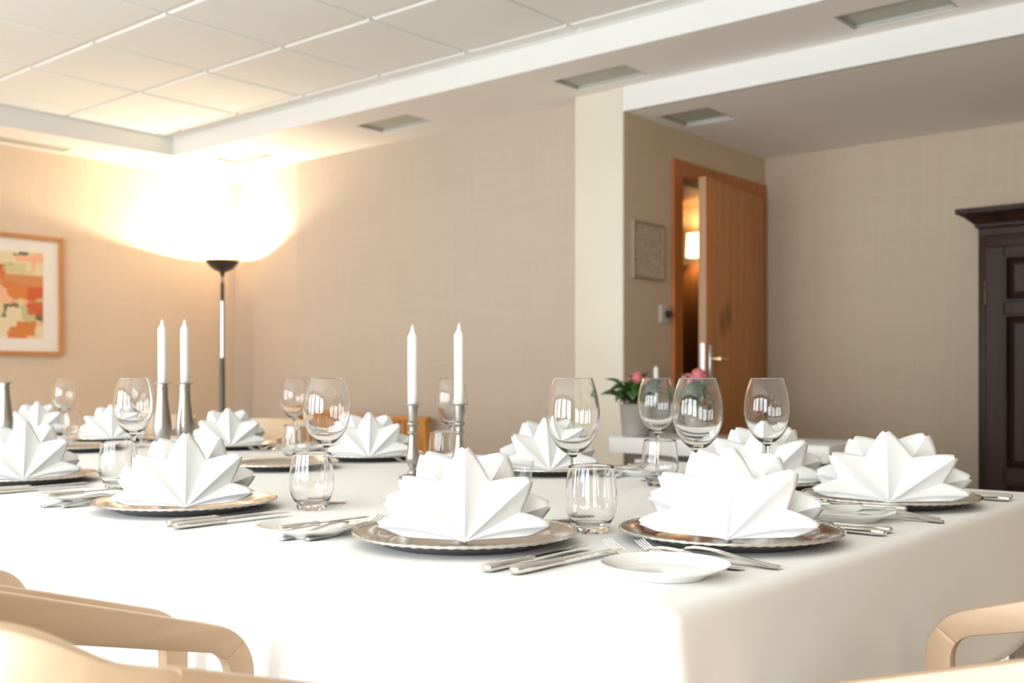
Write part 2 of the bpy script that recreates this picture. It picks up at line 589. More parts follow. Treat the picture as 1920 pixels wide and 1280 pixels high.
def recessed(rect, z, label, dep=.028):
    a, b, c, d = rect
    t = empty('recessed_ceiling_light', ((a + b) / 2, (c + d) / 2, z))
    tag(t, label, 'ceiling light', 'recessed ceiling lights')
    hx, hy = (b - a) / 2, (d - c) / 2
    bm = bmesh.new()
    wv = .012
    for q in ((-hx, hx, -hy, -hy + wv), (-hx, hx, hy - wv, hy), (-hx, -hx + wv, -hy + wv, hy - wv), (hx - wv, hx, -hy + wv, hy - wv)):
        box(bm, q[0] + 1e-4, q[1] - 1e-4, q[2] + 1e-4, q[3] - 1e-4, .002, dep - .001)
    obj('trim_frame', bm, M['recess'], t)
    boxm('frosted_cover', M['frost'], t, -hx + wv, hx - wv, -hy + wv, hy - wv, dep * .55, dep - .002)
recessed(REC[0], ZS, 'pale recessed ceiling light in the back soffit nearest the lamp corner')
recessed(REC[1], ZS, 'greenish recessed ceiling light in the soffit above the bare back wall')
recessed(REC[2], ZS, 'greenish recessed ceiling light in the soffit just before the cream pillar')
recessed(REC[3], ZS, 'large greenish recessed ceiling light at the top right of the photo')
recessed(REC_L[0], ZS, 'long narrow recessed ceiling light in the left soffit above the picture', .009)
recessed(REC_A[0], ZA, 'beige recessed ceiling light in the lowered alcove ceiling above the door')

# ------------------------------------------------------------------ hall behind the door
struct(boxm('wall_hall_end', M['hall_wall'], None, -5.4, XD - .10, 6.78, 6.88, 0, 2.62))
struct(boxm('wall_hall_side', M['hall_wood'], None, -5.5, -5.4, 4.70, 6.88, 0, 2.62))
struct(boxm('trim_1', M['hall_wood'], None, -5.4, XD - .10, 6.74, 6.78, 0, 1.80))
struct(boxm('trim_2', M['hall_wood'], None, -5.4, XD - .10, 4.70, 6.78, 2.22, 2.30))
struct(boxm('wall_hall_return', M['hall_wood'], None, XD - .10, XD, YA + .12, 6.88, 0, 2.62))
t = empty('hall_wall_lamp', (-3.88, 6.74, 1.93))
tag(t, 'lit wall lamp with a rectangular shade in the hall behind the door', 'wall lamp')
boxm('back_plate', M['brass'], t, -.04, .04, -.012, 0, -.05, .05, bev=.003)
bm = bmesh.new()
loft(bm, [[(x * s, y * s - .07, z) for x, y in rrect(.095, .05, .02, 3)] for z, s in ((-.085, 1), (.085, .92))], cap=False)
o = obj('lamp_shade', bm, M['shade_lit'], t, smooth=True)
o.modifiers.new('thick', 'SOLIDIFY').thickness = .003
boxm('arm', M['brass'], t, -.008, .008, -.07, -.012, -.06, -.045)
pl = bpy.data.lights.new('hall_bulb', 'POINT')
pl.energy = 7
pl.color = (1.0, .66, .34)
pl.shadow_soft_size = .02
po = bpy.data.objects.new('hall_bulb', pl)
COL.objects.link(po)
po.location = (-3.88, 6.67, 1.96)

# ------------------------------------------------------------------ door
door = struct(empty('door_1', (XD, DY0, 0)))
dw = DY1 - DY0
bm = bmesh.new()
box(bm, -.10, .018, -.075, .012, 0, DZ + .075, bev=.003)
obj('left_jamb', bm, M['pine_frame'], door)
bm = bmesh.new()
box(bm, -.10, .018, dw - .012, dw + .07, 0, DZ + .075, bev=.003)
obj('right_jamb', bm, M['pine_frame'], door)
bm = bmesh.new()
box(bm, -.10, .017, .012, dw - .012, DZ - .012, DZ + .075, bev=.003)
obj('head_jamb', bm, M['pine_frame'], door)
leaf = boxm('door_leaf', M['pine'], door, 0, .042, -(dw - .03), 0, .01, DZ - .018, bev=.002)
leaf.location = (.0, dw - .014, 0)
leaf.rotation_euler = (0, 0, math.radians(7.0))
lw_ = dw - .03
boxm('leaf_edge', M['pine_edge'], leaf, .001, .041, -lw_ - .0015, -lw_ + .001, .012, DZ - .02)
boxm('lever_plate', M['chrome'], leaf, .042, .048, -lw_ + .035, -lw_ + .075, .95, 1.15, bev=.002)
bm = bmesh.new()
bmesh.ops.create_cone(bm, cap_ends=True, segments=16, radius1=.010, radius2=.010, depth=.05, matrix=Matrix.Translation((.072, -lw_ + .055, 1.08)) @ Matrix.Rotation(PI / 2, 4, 'Y'))
bmesh.ops.create_cone(bm, cap_ends=True, segments=16, radius1=.0095, radius2=.008, depth=.115, matrix=Matrix.Translation((.092, -lw_ + .105, 1.08)) @ Matrix.Rotation(PI / 2, 4, 'X'))
o = obj('door_lever', bm, M['brass'], leaf)
auto_smooth(o)
boxm('lock_plate', M['chrome'], leaf, .010, .032, -lw_ - .003, -lw_ - .0015, .93, 1.16)
for z in (.25, 1.75):
    boxm('hinge', M['chrome'], door, .018, .030, dw - .022, dw - .006, z, z + .1, bev=.003)

# small fixtures on the door wall
t = empty('wall_plaque', (XD, 4.475, 1.61))
tag(t, 'framed beige square plaque on the wall left of the pine door', 'plaque')
bm = bmesh.new()
s, wv = .14, .012
for q in ((-s, s, -s, -s + wv), (-s, s, s - wv, s), (-s, -s + wv, -s + wv, s - wv), (s - wv, s, -s + wv, s - wv)):
    box(bm, 0, .016, q[0], q[1], q[2], q[3])
obj('plaque_frame', bm, M['plaque_edge'], t)
boxm('plaque_face', M['plaque'], t, 0, .010, -s + wv, s - wv, -s + wv, s - wv)
t = empty('wall_thermostat', (XD, 4.625, 1.305))
tag(t, 'small pale wall control with a black dial below the plaque', 'switch')
boxm('cover_plate', M['switch_white'], t, 0, .012, -.045, .045, -.045, .045, bev=.004)
bm = bmesh.new()
bmesh.ops.create_cone(bm, cap_ends=True, segments=24, radius1=.019, radius2=.016, depth=.02, matrix=Matrix.Translation((.022, .015, 0)) @ Matrix.Rotation(PI / 2, 4, 'Y'))
auto_smooth(obj('dial', bm, M['switch_black'], t))

# ------------------------------------------------------------------ wardrobe
W = empty('wardrobe', (-1.585, 5.33, 0))
tag(W, 'dark panelled wooden wardrobe with a projecting cornice at the right edge', 'wardrobe')
ww = 1.25
boxm('carcass', M['oak_dark'], W, 0, ww, .012, .398, .06, 1.70)
for x in (.0, ww - .08):
    boxm('foot', M['oak_dark'], W, x, x + .08, .02, .10, 0, .06, bev=.01)
bm = bmesh.new()
prof = [(0, 1.66), (.0, 1.69), (.012, 1.70), (.014, 1.712), (.05, 1.745), (.075, 1.758), (.082, 1.762), (.082, 1.785), (.0, 1.786)]
ringsx = []
for d, z in prof:
    ringsx.append([(-d, .398, z), (-d, -d, z), (ww + d, -d, z), (ww + d, .398, z)])
loft(bm, ringsx)
obj('cornice', bm, M['oak_dark'], W)
boxm('left_stile', M['oak_dark'], W, 0, .035, 0, .012, .06, 1.66, bev=.003)
boxm('right_stile', M['oak_dark'], W, ww - .035, ww, 0, .012, .06, 1.66, bev=.003)
boxm('plinth', M['oak_dark'], W, -.012, ww + .012, -.014, .012, .06, .20, bev=.006)
boxm('top_rail', M['oak_dark'], W, .035, ww - .035, 0, .012, 1.60, 1.66, bev=.003)

def panel_door(x0, x1, hinge_left):
    d = empty('wardrobe_door', (x0, 0, .20))
    d.parent = W
    dw_, dh = x1 - x0, 1.60 - .20
    bm = bmesh.new()
    st = .085
    box(bm, 0, st, -.016, .010, 0, dh, bev=.004)
    box(bm, dw_ - st, dw_, -.016, .010, 0, dh, bev=.004)
    zr = [(0, .09), (dh - .045, dh), (1.08, 1.14), (.29, .35)]
    for a, b in zr:
        box(bm, st, dw_ - st, -.014, .010, a, b, bev=.004)
    obj('door_frame', bm, M['oak_dark'], d)
    for a, b in ((.09, .29), (.35, 1.08), (1.14, dh - .045)):
        bm = bmesh.new()
        cx_, cz_ = dw_ / 2, (a + b) / 2
        hx, hz = (dw_ - 2 * st) / 2, (b - a) / 2
        steps = [(0, -.020), (.010, -.020), (.016, -.006), (.020, .004), (.045, -.010), (.05, -.010)]
        rr = []
        for ins, y in steps:
            rr.append([(cx_ - hx + ins, y, cz_ - hz + ins), (cx_ + hx - ins, y, cz_ - hz + ins), (cx_ + hx - ins, y, cz_ + hz - ins), (cx_ - hx + ins, y, cz_ + hz - ins)])
        rr.insert(0, [(cx_ + sx * hx, .008, cz_ + sz * hz) for sx, sz in ((-1, -1), (1, -1), (1, 1), (-1, 1))])
        loft(bm, rr)
        obj('raised_panel', bm, M['oak_dark'], d)
    for z in (.12, dh - .28):
        bm = bmesh.new()
        hxp = .002 if hinge_left else dw_ - .002
        lathe(bm, [(0, z), (.007, z + .004), (.005, z + .016), (.006, z + .02), (.006, z + .10), (.005, z + .104), (.007, z + .116), (0, z + .12)], 12, cx=hxp, cy=-.018)
        auto_smooth(obj('hinge', bm, M['pewter_dark'], d))
panel_door(.035, ww / 2, True)
panel_door(ww / 2, ww - .035, False)

# ------------------------------------------------------------------ framed picture on the left wall
Pc = empty('framed_picture', (XL, 3.276 - .31, 1.117))
tag(Pc, 'abstract orange and green print in a thin wooden frame on left wall', 'picture')
PW, PH, FW = .62, .735, .028
bm = bmesh.new()
h = PW / 2
for q in ((-h, h, 0, FW), (-h, h, PH - FW, PH), (-h, -h + FW, FW, PH - FW), (h - FW, h, FW, PH - FW)):
    box(bm, 0, .026, q[0], q[1], q[2], q[3], bev=.003)
obj('picture_frame', bm, M['frame_wood'], Pc)
boxm('mount', M['mat_board'], Pc, .001, .012, -h + FW, h - FW, FW, PH - FW)
m, nt, b = new_mat('abstract_print')
b.inputs['Roughness'].default_value = .6
tc = nt.nodes.new('ShaderNodeTexCoord')
mp = nt.nodes.new('ShaderNodeMapping')
mp.inputs['Scale'].default_value = (1, 13, 17)
mp.inputs['Location'].default_value = (0.3, 4.7, 2.2)
nt.links.new(tc.outputs['Object'], mp.inputs['Vector'])
nz = nt.nodes.new('ShaderNodeTexNoise')
nz.inputs['Scale'].default_value = 1.1
nt.links.new(mp.outputs[0], nz.inputs['Vector'])
ad = nt.nodes.new('ShaderNodeMix')
ad.data_type = 'VECTOR'
ad.inputs[0].default_value = .28
nt.links.new(mp.outputs[0], ad.inputs[4])
nt.links.new(nz.outputs['Color'], ad.inputs[5])
vo = nt.nodes.new('ShaderNodeTexVoronoi')
vo.distance = 'CHEBYCHEV'
vo.inputs['Scale'].default_value = 1.0
nt.links.new(ad.outputs[1], vo.inputs['Vector'])
sp = nt.nodes.new('ShaderNodeSeparateColor')
nt.links.new(vo.outputs['Color'], sp.inputs[0])
rp = nt.nodes.new('ShaderNodeValToRGB')
rp.color_ramp.interpolation = 'CONSTANT'
pal = [(0, (.68, .54, .30)), (.2, (.72, .60, .38)), (.38, (.50, .46, .22)), (.5, (.62, .20, .05)), (.62, (.74, .62, .42)), (.72, (.58, .11, .03)), (.80, (.76, .42, .26)), (.88, (.16, .14, .07)), (.93, (.70, .57, .30))]
el = rp.color_ramp.elements
el[0].position, el[0].color = 0, (*pal[0][1], 1)
el[1].position, el[1].color = pal[1][0], (*pal[1][1], 1)
for p_, c_ in pal[2:]:
    e = el.new(p_)
    e.color = (*c_, 1)
nt.links.new(sp.outputs[0], rp.inputs[0])
# a broad rusty band and a red block, as flat printed colour
se = nt.nodes.new('ShaderNodeSeparateXYZ')
nt.links.new(tc.outputs['Object'], se.inputs[0])
def rng(sock, a, b_):
    c = nt.nodes.new('ShaderNodeMath')
    c.operation = 'COMPARE'
    c.inputs[1].default_value = (a + b_) / 2
    c.inputs[2].default_value = (b_ - a) / 2
    nt.links.new(sock, c.inputs[0])
    return c.outputs[0]
def mul(a, b_):
    c = nt.nodes.new('ShaderNodeMath')
    c.operation = 'MULTIPLY'
    nt.links.new(a, c.inputs[0])
    if isinstance(b_, float):
        c.inputs[1].default_value = b_
    else:
        nt.links.new(b_, c.inputs[1])
    return c.outputs[0]
cur = rp.outputs[0]
for ya, yb, za, zb, cc, st in ((-.19, .19, .42, .49, (.58, .19, .05), .85), (.09, .19, .25, .33, (.58, .10, .03), .9), (.02, .15, .57, .61, (.80, .36, .22), .75), (-.06, .08, .50, .56, (.50, .48, .22), .6)):
    mk = mul(mul(rng(se.outputs[1], ya, yb), rng(se.outputs[2], za, zb)), st)
    mx = nt.nodes.new('ShaderNodeMix')
    mx.data_type = 'RGBA'
    nt.links.new(mk, mx.inputs[0])
    nt.links.new(cur, mx.inputs[6])
    mx.inputs[7].default_value = (*cc, 1)
    cur = mx.outputs[2]
nt.links.new(cur, b.inputs['Base Color'])
boxm('print', m, Pc, .002, .0135, -h + FW + .095, h - FW - .095, .105, PH - .105)

# ------------------------------------------------------------------ floor lamp
L = empty('floor_lamp', (-6.13, 4.235, 0))
tag(L, 'tall black uplighter floor lamp with a bowl shade in the lit corner', 'floor lamp')
lathem('base', M['black_metal'], L, [(0, 0), (.14, 0), (.142, .006), (.138, .02), (.03, .034), (.02, .05), (0, .05)], 40)
lathem('pole', M['black_metal'], L, [(.0, .05), (.017, .05), (.017, 1.06), (.0155, 1.07), (.0155, 1.12), (0, 1.12)], 20)
lathem('chrome_sleeve', M['chrome'], L, [(.0, 1.12), (.0165, 1.12), (.0165, 1.50), (.0, 1.50)], 20)
lathem('neck', M['black_metal'], L, [(.0, 1.50), (.013, 1.50), (.013, 1.62), (.006, 1.63), (.006, 1.66), (.012, 1.67), (.02, 1.695), (0, 1.70)], 20)
pr = crv([(.0, 1.693), (.03, 1.697), (.07, 1.718), (.10, 1.748), (.113, 1.772)], 5)
pr = pr + [(.110, 1.772)] + [(max(r - .004, 0), z + .003) for r, z in reversed(pr[:-1])]
lathem('bowl_shade', M['black_metal'], L, pr, 48)
BX, BY, BZ = .045, .0, 1.742
bm = bmesh.new()
bmesh.ops.create_cone(bm, cap_ends=True, segments=12, radius1=.006, radius2=.006, depth=.05, matrix=Matrix.Translation((BX, BY, BZ - .012)) @ Matrix.Rotation(PI / 2, 4, 'X'))
auto_smooth(obj('halogen_tube', bm, M['bulb'], L))
pl = bpy.data.lights.new('halogen_light', 'POINT')
pl.energy = 54
pl.color = (1.0, .80, .57)
pl.shadow_soft_size = .008
po = bpy.data.objects.new('halogen_light', pl)
COL.objects.link(po)
po.location = (L.location.x + BX, L.location.y + BY, BZ + .006)

# ------------------------------------------------------------------ amber cane bench by the back wall
Bn = empty('cane_bench', (-5.36, 3.93, 0))
tag(Bn, 'amber wooden bench with a slatted cane back against the back wall', 'bench')
bw = 1.12
for x in (.0, bw):
    s = 1 if x > 0 else -1
    for y0, y1, ht in ((.34, .36, .745), (.02, -.02, .42)):
        bm = bmesh.new()
        loft(bm, [[(x + s * .05 + a * .022, y1 + b_ * .02, 0) for a, b_ in ((-1, -1), (1, -1), (1, 1), (-1, 1))],
                  [(x - s * .01 + a * .02, y0 + b_ * .018, ht) for a, b_ in ((-1, -1), (1, -1), (1, 1), (-1, 1))]])
        obj('post', bm, M['amber'], Bn)
boxm('top_rail', M['amber_x'], Bn, -.02, bw + .02, .325, .365, .735, .765, bev=.008)
boxm('lower_rail', M['amber_x'], Bn, .0, bw, .33, .36, .50, .53, bev=.005)
for k in range(24):
    x = .03 + (bw - .06) * (k + .5) / 24
    boxm('slat', M['amber'], Bn, x - .014, x + .014, .338, .350, .53, .735)
boxm('seat', M['amber_x'], Bn, -.02, bw + .02, -.04, .37, .42, .45, bev=.008)

# ------------------------------------------------------------------ white sideboard in front of the alcove, planter and things on it
S = empty('white_sideboard', (-2.56, 3.66, 0))
tag(S, 'low white sideboard with a thick top standing by the cream pillar', 'sideboard')
sw, sd = .96, .42
boxm('top_slab', M['white_lacquer'], S, 0, sw, 0, sd, .672, .737, bev=.004)
for x in (.10, sw - .14):
    boxm('side_panel', M['white_lacquer'], S, x, x + .03, .04, sd - .03, 0, .645, bev=.002)
boxm('front_rail', M['white_lacquer'], S, .13, sw - .14, .04, .06, .60, .645, bev=.002)
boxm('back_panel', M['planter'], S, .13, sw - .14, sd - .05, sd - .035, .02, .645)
boxm('shelf', M['white_lacquer'], S, .13, sw - .14, .06, sd - .05, .30, .325)
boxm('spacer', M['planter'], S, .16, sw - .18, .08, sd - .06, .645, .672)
boxm('bottom_board', M['white_lacquer'], S, .13, sw - .14, .06, sd - .05, .03, .055)

Gc = empty('grey_cabinet', (-2.90, 4.285, 0))
tag(Gc, 'dark grey low cabinet against the wall between pillar and door', 'cabinet')
boxm('body', M['planter'], Gc, .002, .27, 0, .40, .05, .835, bev=.003)
boxm('top_board', M['planter'], Gc, .002, .285, -.008, .408, .836, .860, bev=.003)
boxm('plinth', M['planter'], Gc, .004, .25, .01, .39, 0, .05)
for y in (.006, .203):
    boxm('door_panel', M['planter'], Gc, .271, .284, y, y + .191, .06, .828, bev=.002)

rnd = random.Random(5)
def leaf_mesh(L_, Wd):
    bm = bmesh.new()
    rows = []
    for k in range(7):
        t = k / 6
        wv = Wd * math.sin(PI * min(t * 1.02, 1)) ** .8 * (1 - .25 * t)
        z = .35 * L_ * t * (1 - t) * 2 - .1 * L_ * t * t
        rows.append([(-wv, L_ * t, z + .22 * wv), (0, L_ * t, z), (wv, L_ * t, z + .22 * wv)])
    loft(bm, rows, cap=False, closed=False)
    return bm
lm = rm = None
def plant(x_, y_, label, flowers, seed, n_leaf):
    global lm, rm
    Fp = empty('flowering_plant', (x_, y_, .7372))
    tag(Fp, label, 'plant', 'pot plants with pink flowers')
    lathem('pot', M['pot'], Fp, [(0, 0), (.052, 0), (.056, .004), (.066, .13), (.068, .135), (.062, .135), (.06, .115), (0, .114)], 32)
    lathem('soil', M['soil'], Fp, [(0, .1145), (.059, .1145), (.058, .119), (0, .121)], 24)
    rnd = random.Random(seed)
    for k in range(n_leaf):
        a = rnd.uniform(0, 2 * PI)
        el_ = rnd.uniform(-.45, 1.15)
        if lm is None:
            o = obj('leaf', leaf_mesh(.075, .025), M['leaf'], Fp, smooth=True)
            o.modifiers.new('thick', 'SOLIDIFY').thickness = .0008
            lm = o
        else:
            o = lm.copy()
            COL.objects.link(o)
            o.parent = Fp
        r0 = rnd.uniform(.0, .06)
        o.location = (r0 * math.cos(a), r0 * math.sin(a), .14 + rnd.uniform(0, .07) * (1 - r0 * 8))
        o.rotation_euler = (el_, rnd.uniform(-.5, .5), a - PI / 2)
        s = rnd.uniform(.9, 1.4)
        o.scale = (s, s, s)
    for x, y, z, s in flowers:
        st = bmesh.new()
        p0, p1 = Vector((x * .3, y * .3, .125)), Vector((x, y, z))
        dv = p1 - p0
        u = dv.normalized().orthogonal().normalized()
        v2 = dv.normalized().cross(u)
        loft(st, [[p0 + dv * t + (u * math.cos(q) + v2 * math.sin(q)) * .0018 for q in (0, 2.1, 4.2)] for t in (0, .5, 1)])
        obj('flower_stem', st, M['leaf'], Fp)
        if rm is None:
            o = obj('flower', rose(), M['flower'], Fp, smooth=True)
            o.modifiers.new('thick', 'SOLIDIFY').thickness = .0008
            rm = o
        else:
            o = rm.copy()
            COL.objects.link(o)
            o.parent = Fp
        o.location = (x, y, z)
        o.rotation_euler = (.5, .2 * x * 10, x * 9)
        o.scale = (s, s, s)
def rose():
    bm = bmesh.new()
    for ring, (n, r, tilt, hgt) in enumerate(((4, .007, 1.35, .0), (6, .016, 1.05, -.002), (7, .024, .7, -.008))):
        for k in range(n):
            a = 2 * PI * k / n + ring * .5
            mtx = Matrix.Rotation(a, 4, 'Z') @ Matrix.Translation((0, r * .4, hgt)) @ Matrix.Rotation(tilt, 4, 'X')
            rows = []
            for i in range(5):
                t = i / 4
                wv = .016 * math.sin(PI * (.18 + .75 * t))
                row = []
                for j in (-1, -.5, 0, .5, 1):
                    row.append(mtx @ Vector((wv * j, .026 * t, .008 * (j * j) - .006 * math.sin(PI * t))))
                rows.append(row)
            loft(bm, rows, cap=False, closed=False)
    return bm
plant(-2.485, 3.745, 'green pot plant with one pink bloom at the left end of the sideboard', [(.018, -.012, .236, 1.25)], 5, 64)
plant(-2.235, 3.80, 'green pot plant with pink blooms behind the two wine glasses', [(-.045, .02, .236, 1.0), (.02, .0, .25, 1.25)], 8, 36)
t = empty('pillar_candle', (-2.80, 4.40, .8602))
tag(t, 'slim white candle standing on the dark grey cabinet behind the flowers', 'candle')
lathem('wax', M['wax'], t, [(0, 0), (.012, 0), (.012, .165), (.008, .175), (0, .176)], 20)
lathem('wick', M['wick'], t, [(.0012, .175), (.0012, .185), (0, .185)], 6)
for k, (x, y, lab) in enumerate(((-1.905, 3.74, 'small silver pot left of its twin on the white sideboard'), (-1.79, 3.735, 'small silver pot right of its twin on the white sideboard'))):
    t = empty('silver_pot', (x, y, .737))
    tag(t, lab, 'pot', 'silver pots on the sideboard')
    lathem('body', M['silver'], t, crv([(0, 0), (.022, 0), (.034, .012), (.035, .026), (.026, .038)], 4), 28)
    lathem('lid', M['silver'], t, crv([(.027, .038), (.018, .047), (.004, .05), (.004, .054), (.006, .058), (0, .062)], 4), 28)

# ------------------------------------------------------------------ dining table and cloth
TX0, TX1, TY0, TY1, TZ = -4.80, -.555, .895, 2.33, .75
T = empty('dining_table', ((TX0 + TX1) / 2, (TY0 + TY1) / 2, 0))
tag(T, 'long dining table hidden under the white cloth', 'table')
hx, hy = (TX1 - TX0) / 2, (TY1 - TY0) / 2
boxm('tabletop', M['birch_x'], T, -hx + .012, hx - .012, -hy + .012, hy - .012, TZ - .035, TZ - .006)
for sx in (-1, 0, 1):
    for sy in (-1, 1):
        boxm('leg', M['chrome'], T, sx * (hx - .075) - .02, sx * (hx - .075) + .02, sy * (hy - .06) - .02, sy * (hy - .06) + .02, 0, TZ - .035, bev=.004)

def cloth():
    bm = bmesh.new()
    R = .03
    per = []
    def arcpts(cx, cy, a0):
        for k in range(9):
            a = a0 + PI / 2 * k / 8
            per.append((cx + R * math.cos(a), cy + R * math.sin(a), math.cos(a), math.sin(a), 1))
    def side(p, q, nx, ny, n):
        for k in range(1, n):
            t = k / n
            per.append((p[0] + (q[0] - p[0]) * t, p[1] + (q[1] - p[1]) * t, nx, ny, 0))
    x1, y1 = hx - R, hy - R
    NX, NY = 130, 46
    arcpts(x1, y1, 0); side((x1, hy), (-x1, hy), 0, 1, NX)
    arcpts(-x1, y1, PI / 2); side((-hx, y1), (-hx, -y1), -1, 0, NY)
    arcpts(-x1, -y1, PI); side((-x1, -hy), (x1, -hy), 0, -1, NX)
    arcpts(x1, -y1, 1.5 * PI); side((hx, -y1), (hx, y1), 1, 0, NY)
    N = len(per)
    s, S_ = 0, [0]
    for k in range(1, N):
        s += math.hypot(per[k][0] - per[k - 1][0], per[k][1] - per[k - 1][1])
        S_.append(s)
    er = .016
    prof = [(-er, 0, 0)]
    for k in range(1, 6):
        a = PI / 2 * k / 5
        prof.append((-er + er * math.sin(a), -er + er * math.cos(a), 0))
    for k in range(1, 15):
        d = k / 14
        prof.append((0, -er - (.250 - er) * d, d))
    rings = []
    for out, dz, d in prof:
        ring = []
        for (x, y, nx, ny, c), s in zip(per, S_):
            f = .006 * math.sin(s * 7.1 + 1.2 * math.sin(s * 1.7)) + .004 * math.sin(s * 15.3 + 2.0) + .003 * math.sin(s * 3.1)
            fl = (.012 + f) * d ** 1.3 + (.022 * d ** 1.2 if c else 0)
            ring.append((x + nx * (out + fl), y + ny * (out + fl), TZ + dz + .0015 * math.sin(s * 5) * d))
        rings.append(ring)
    vr = [[bm.verts.new(p) for p in r] for r in rings]
    for a, b in zip(vr, vr[1:]):
        for k in range(N):
            bm.faces.new((a[k], b[k], b[(k + 1) % N], a[(k + 1) % N]))
    bm.faces.new(vr[0])
    return bm
cl = obj('tablecloth', cloth(), M['cloth'], None, smooth=True)
cl.location = (T.location.x, T.location.y, 0)
tag(cl, 'long white tablecloth hanging over the edges of the dining table', 'tablecloth')
cl.modifiers.new('thick', 'SOLIDIFY').thickness = .0012
cl.modifiers['thick'].offset = -1

# ------------------------------------------------------------------ tableware prototypes (built at the first place they stand)
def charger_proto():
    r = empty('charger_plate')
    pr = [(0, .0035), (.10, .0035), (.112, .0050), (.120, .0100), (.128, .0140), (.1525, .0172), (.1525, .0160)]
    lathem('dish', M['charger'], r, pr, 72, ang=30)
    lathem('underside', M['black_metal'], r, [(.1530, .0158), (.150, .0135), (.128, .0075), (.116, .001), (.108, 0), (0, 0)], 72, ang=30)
    bm = bmesh.new()
    n = 120
    rings = []
    for k in range(n):
        a = 2 * PI * k / n
        bead = .0006 * math.cos(k * PI)
        ring = []
        for q in range(8):
            b_ = 2 * PI * q / 8
            rr = .1545 + (.0032 + bead) * math.cos(b_)
            ring.append((rr * math.cos(a), rr * math.sin(a), .0165 + (.0021 + bead) * math.sin(b_)))
        rings.append(ring)
    vr = [[bm.verts.new(p) for p in q] for q in rings]
    for k in range(n):
        for q in range(8):
            bm.faces.new((vr[k][q], vr[k][(q + 1) % 8], vr[(k + 1) % n][(q + 1) % 8], vr[(k + 1) % n][q]))
    obj('beaded_rim', bm, M['silver'], r, smooth=True)
    return r

def bread_proto():
    o = lathem('bread_plate', M['porcelain'], None, crv([(0, .006), (.046, .006), (.054, .0075), (.066, .0125), (.0745, .0165)], 4) + [(.0752, .0162), (.0748, .0150)] + crv([(.066, .0105), (.052, .004), (.047, .0005), (.044, 0)], 4) + [(.042, .002), (0, .0025)], 56, ang=50)
    return o

def wine_proto():
    r = empty('wine_glass')
    outer = crv([(.0050, .1035), (.0085, .1065), (.0165, .1125), (.0275, .1235), (.0370, .1400), (.0418, .1570), (.0430, .1740), (.0412, .1930), (.0370, .2130), (.0312, .2300)], 5)
    inner = crv([(.0305, .2300), (.0363, .2130), (.0405, .1930), (.0423, .1740), (.0410, .1570), (.0361, .1405), (.0263, .1248), (.0142, .1152), (.0, .1125)], 5)
    lathem('bowl', M['stem_glass'], r, outer + [(.03085, .2303)] + inner, 56, ang=60)
    st = crv([(.0062, .0040), (.0046, .0085), (.0038, .0200), (.0036, .0550), (.0038, .0850), (.0050, .1035)], 5)
    lathem('stem', M['stem_glass'], r, [(0, .0041)] + st + [(0, .1034)], 24, ang=60)
    lathem('foot', M['stem_glass'], r, [(0, .0005), (.034, .0005), (.0355, .0012), (.0345, .0020), (.020, .0026), (.009, .0036), (.0062, .0040), (0, .0040)], 48, ang=60)
    return r

def tumbler_proto():
    r = empty('water_tumbler')
    outer = crv([(.0262, .0080), (.0325, .0180), (.0378, .0310), (.0392, .0430), (.0388, .0580), (.0370, .0780), (.0338, .0980)], 5)
    inner = crv([(.0331, .0980), (.0362, .0780), (.0380, .0580), (.0384, .0430), (.0370, .0316), (.0318, .0194), (.0250, .0120)], 5)
    lathem('wall', M['stem_glass'], r, outer + [(.03345, .0984)] + inner, 52, ang=60)
    lathem('base', M['stem_glass'], r, [(0, .0022), (.018, .0022), (.0215, .0), (.0245, .0), (.0262, .0030), (.0268, .0085), (.0250, .0118), (.012, .0098), (0, .0092)], 52, ang=60)
    return r

def ell(w, t, n=12, p=2.4):
    out = []
    for k in range(n):
        a = 2 * PI * k / n
        c, s = math.cos(a), math.sin(a)
        out.append((w * math.copysign(abs(c) ** (2 / p), c), t * math.copysign(abs(s) ** (2 / p), s)))
    return out

def knife_proto(name, scale=1.0, thin=1.0):
    r = empty(name)
    hl = .092 * scale
    st = [(0, .0035, .0022), (.002, .0072, .0042), (.008, .0086, .0052), (.022, .0088, .0054), (.06, .0074, .0048), (.080, .0064, .0043), (.084, .0076, .0049), (.0875, .0076, .0049), (.089, .0062, .0042), (.092, .0066, .0036)]
    bm = bmesh.new()
    zc = .0054 * thin
    loft(bm, [[(x, y * scale, zc + z * thin) for x, z in ell(w_ * thin, t_)] for y, w_, t_ in st])
    auto_smooth(obj('handle', bm, M['steel'], r), 40)
    bl = [(.090, -.0050, .0055), (.098, -.0062, .0060), (.120, -.0085, .0062), (.150, -.0095, .0062), (.180, -.0100, .0062), (.198, -.0090, .0058), (.209, -.0055, .0050), (.214, .0010, .0032)]
    bm = bmesh.new()
    z = zc + .0005
    rings = []
    for y, xa, xb in bl:
        y *= scale
        e = .0009
        rings.append([(xa * thin, y, z), ((xa * .6 + xb * .4) * thin, y, z + e), (xb * thin, y, z + e), (xb * thin, y, z - e), ((xa * .6 + xb * .4) * thin, y, z - e)])
    loft(bm, rings)
    auto_smooth(obj('blade', bm, M['steel'], r), 30)
    return r

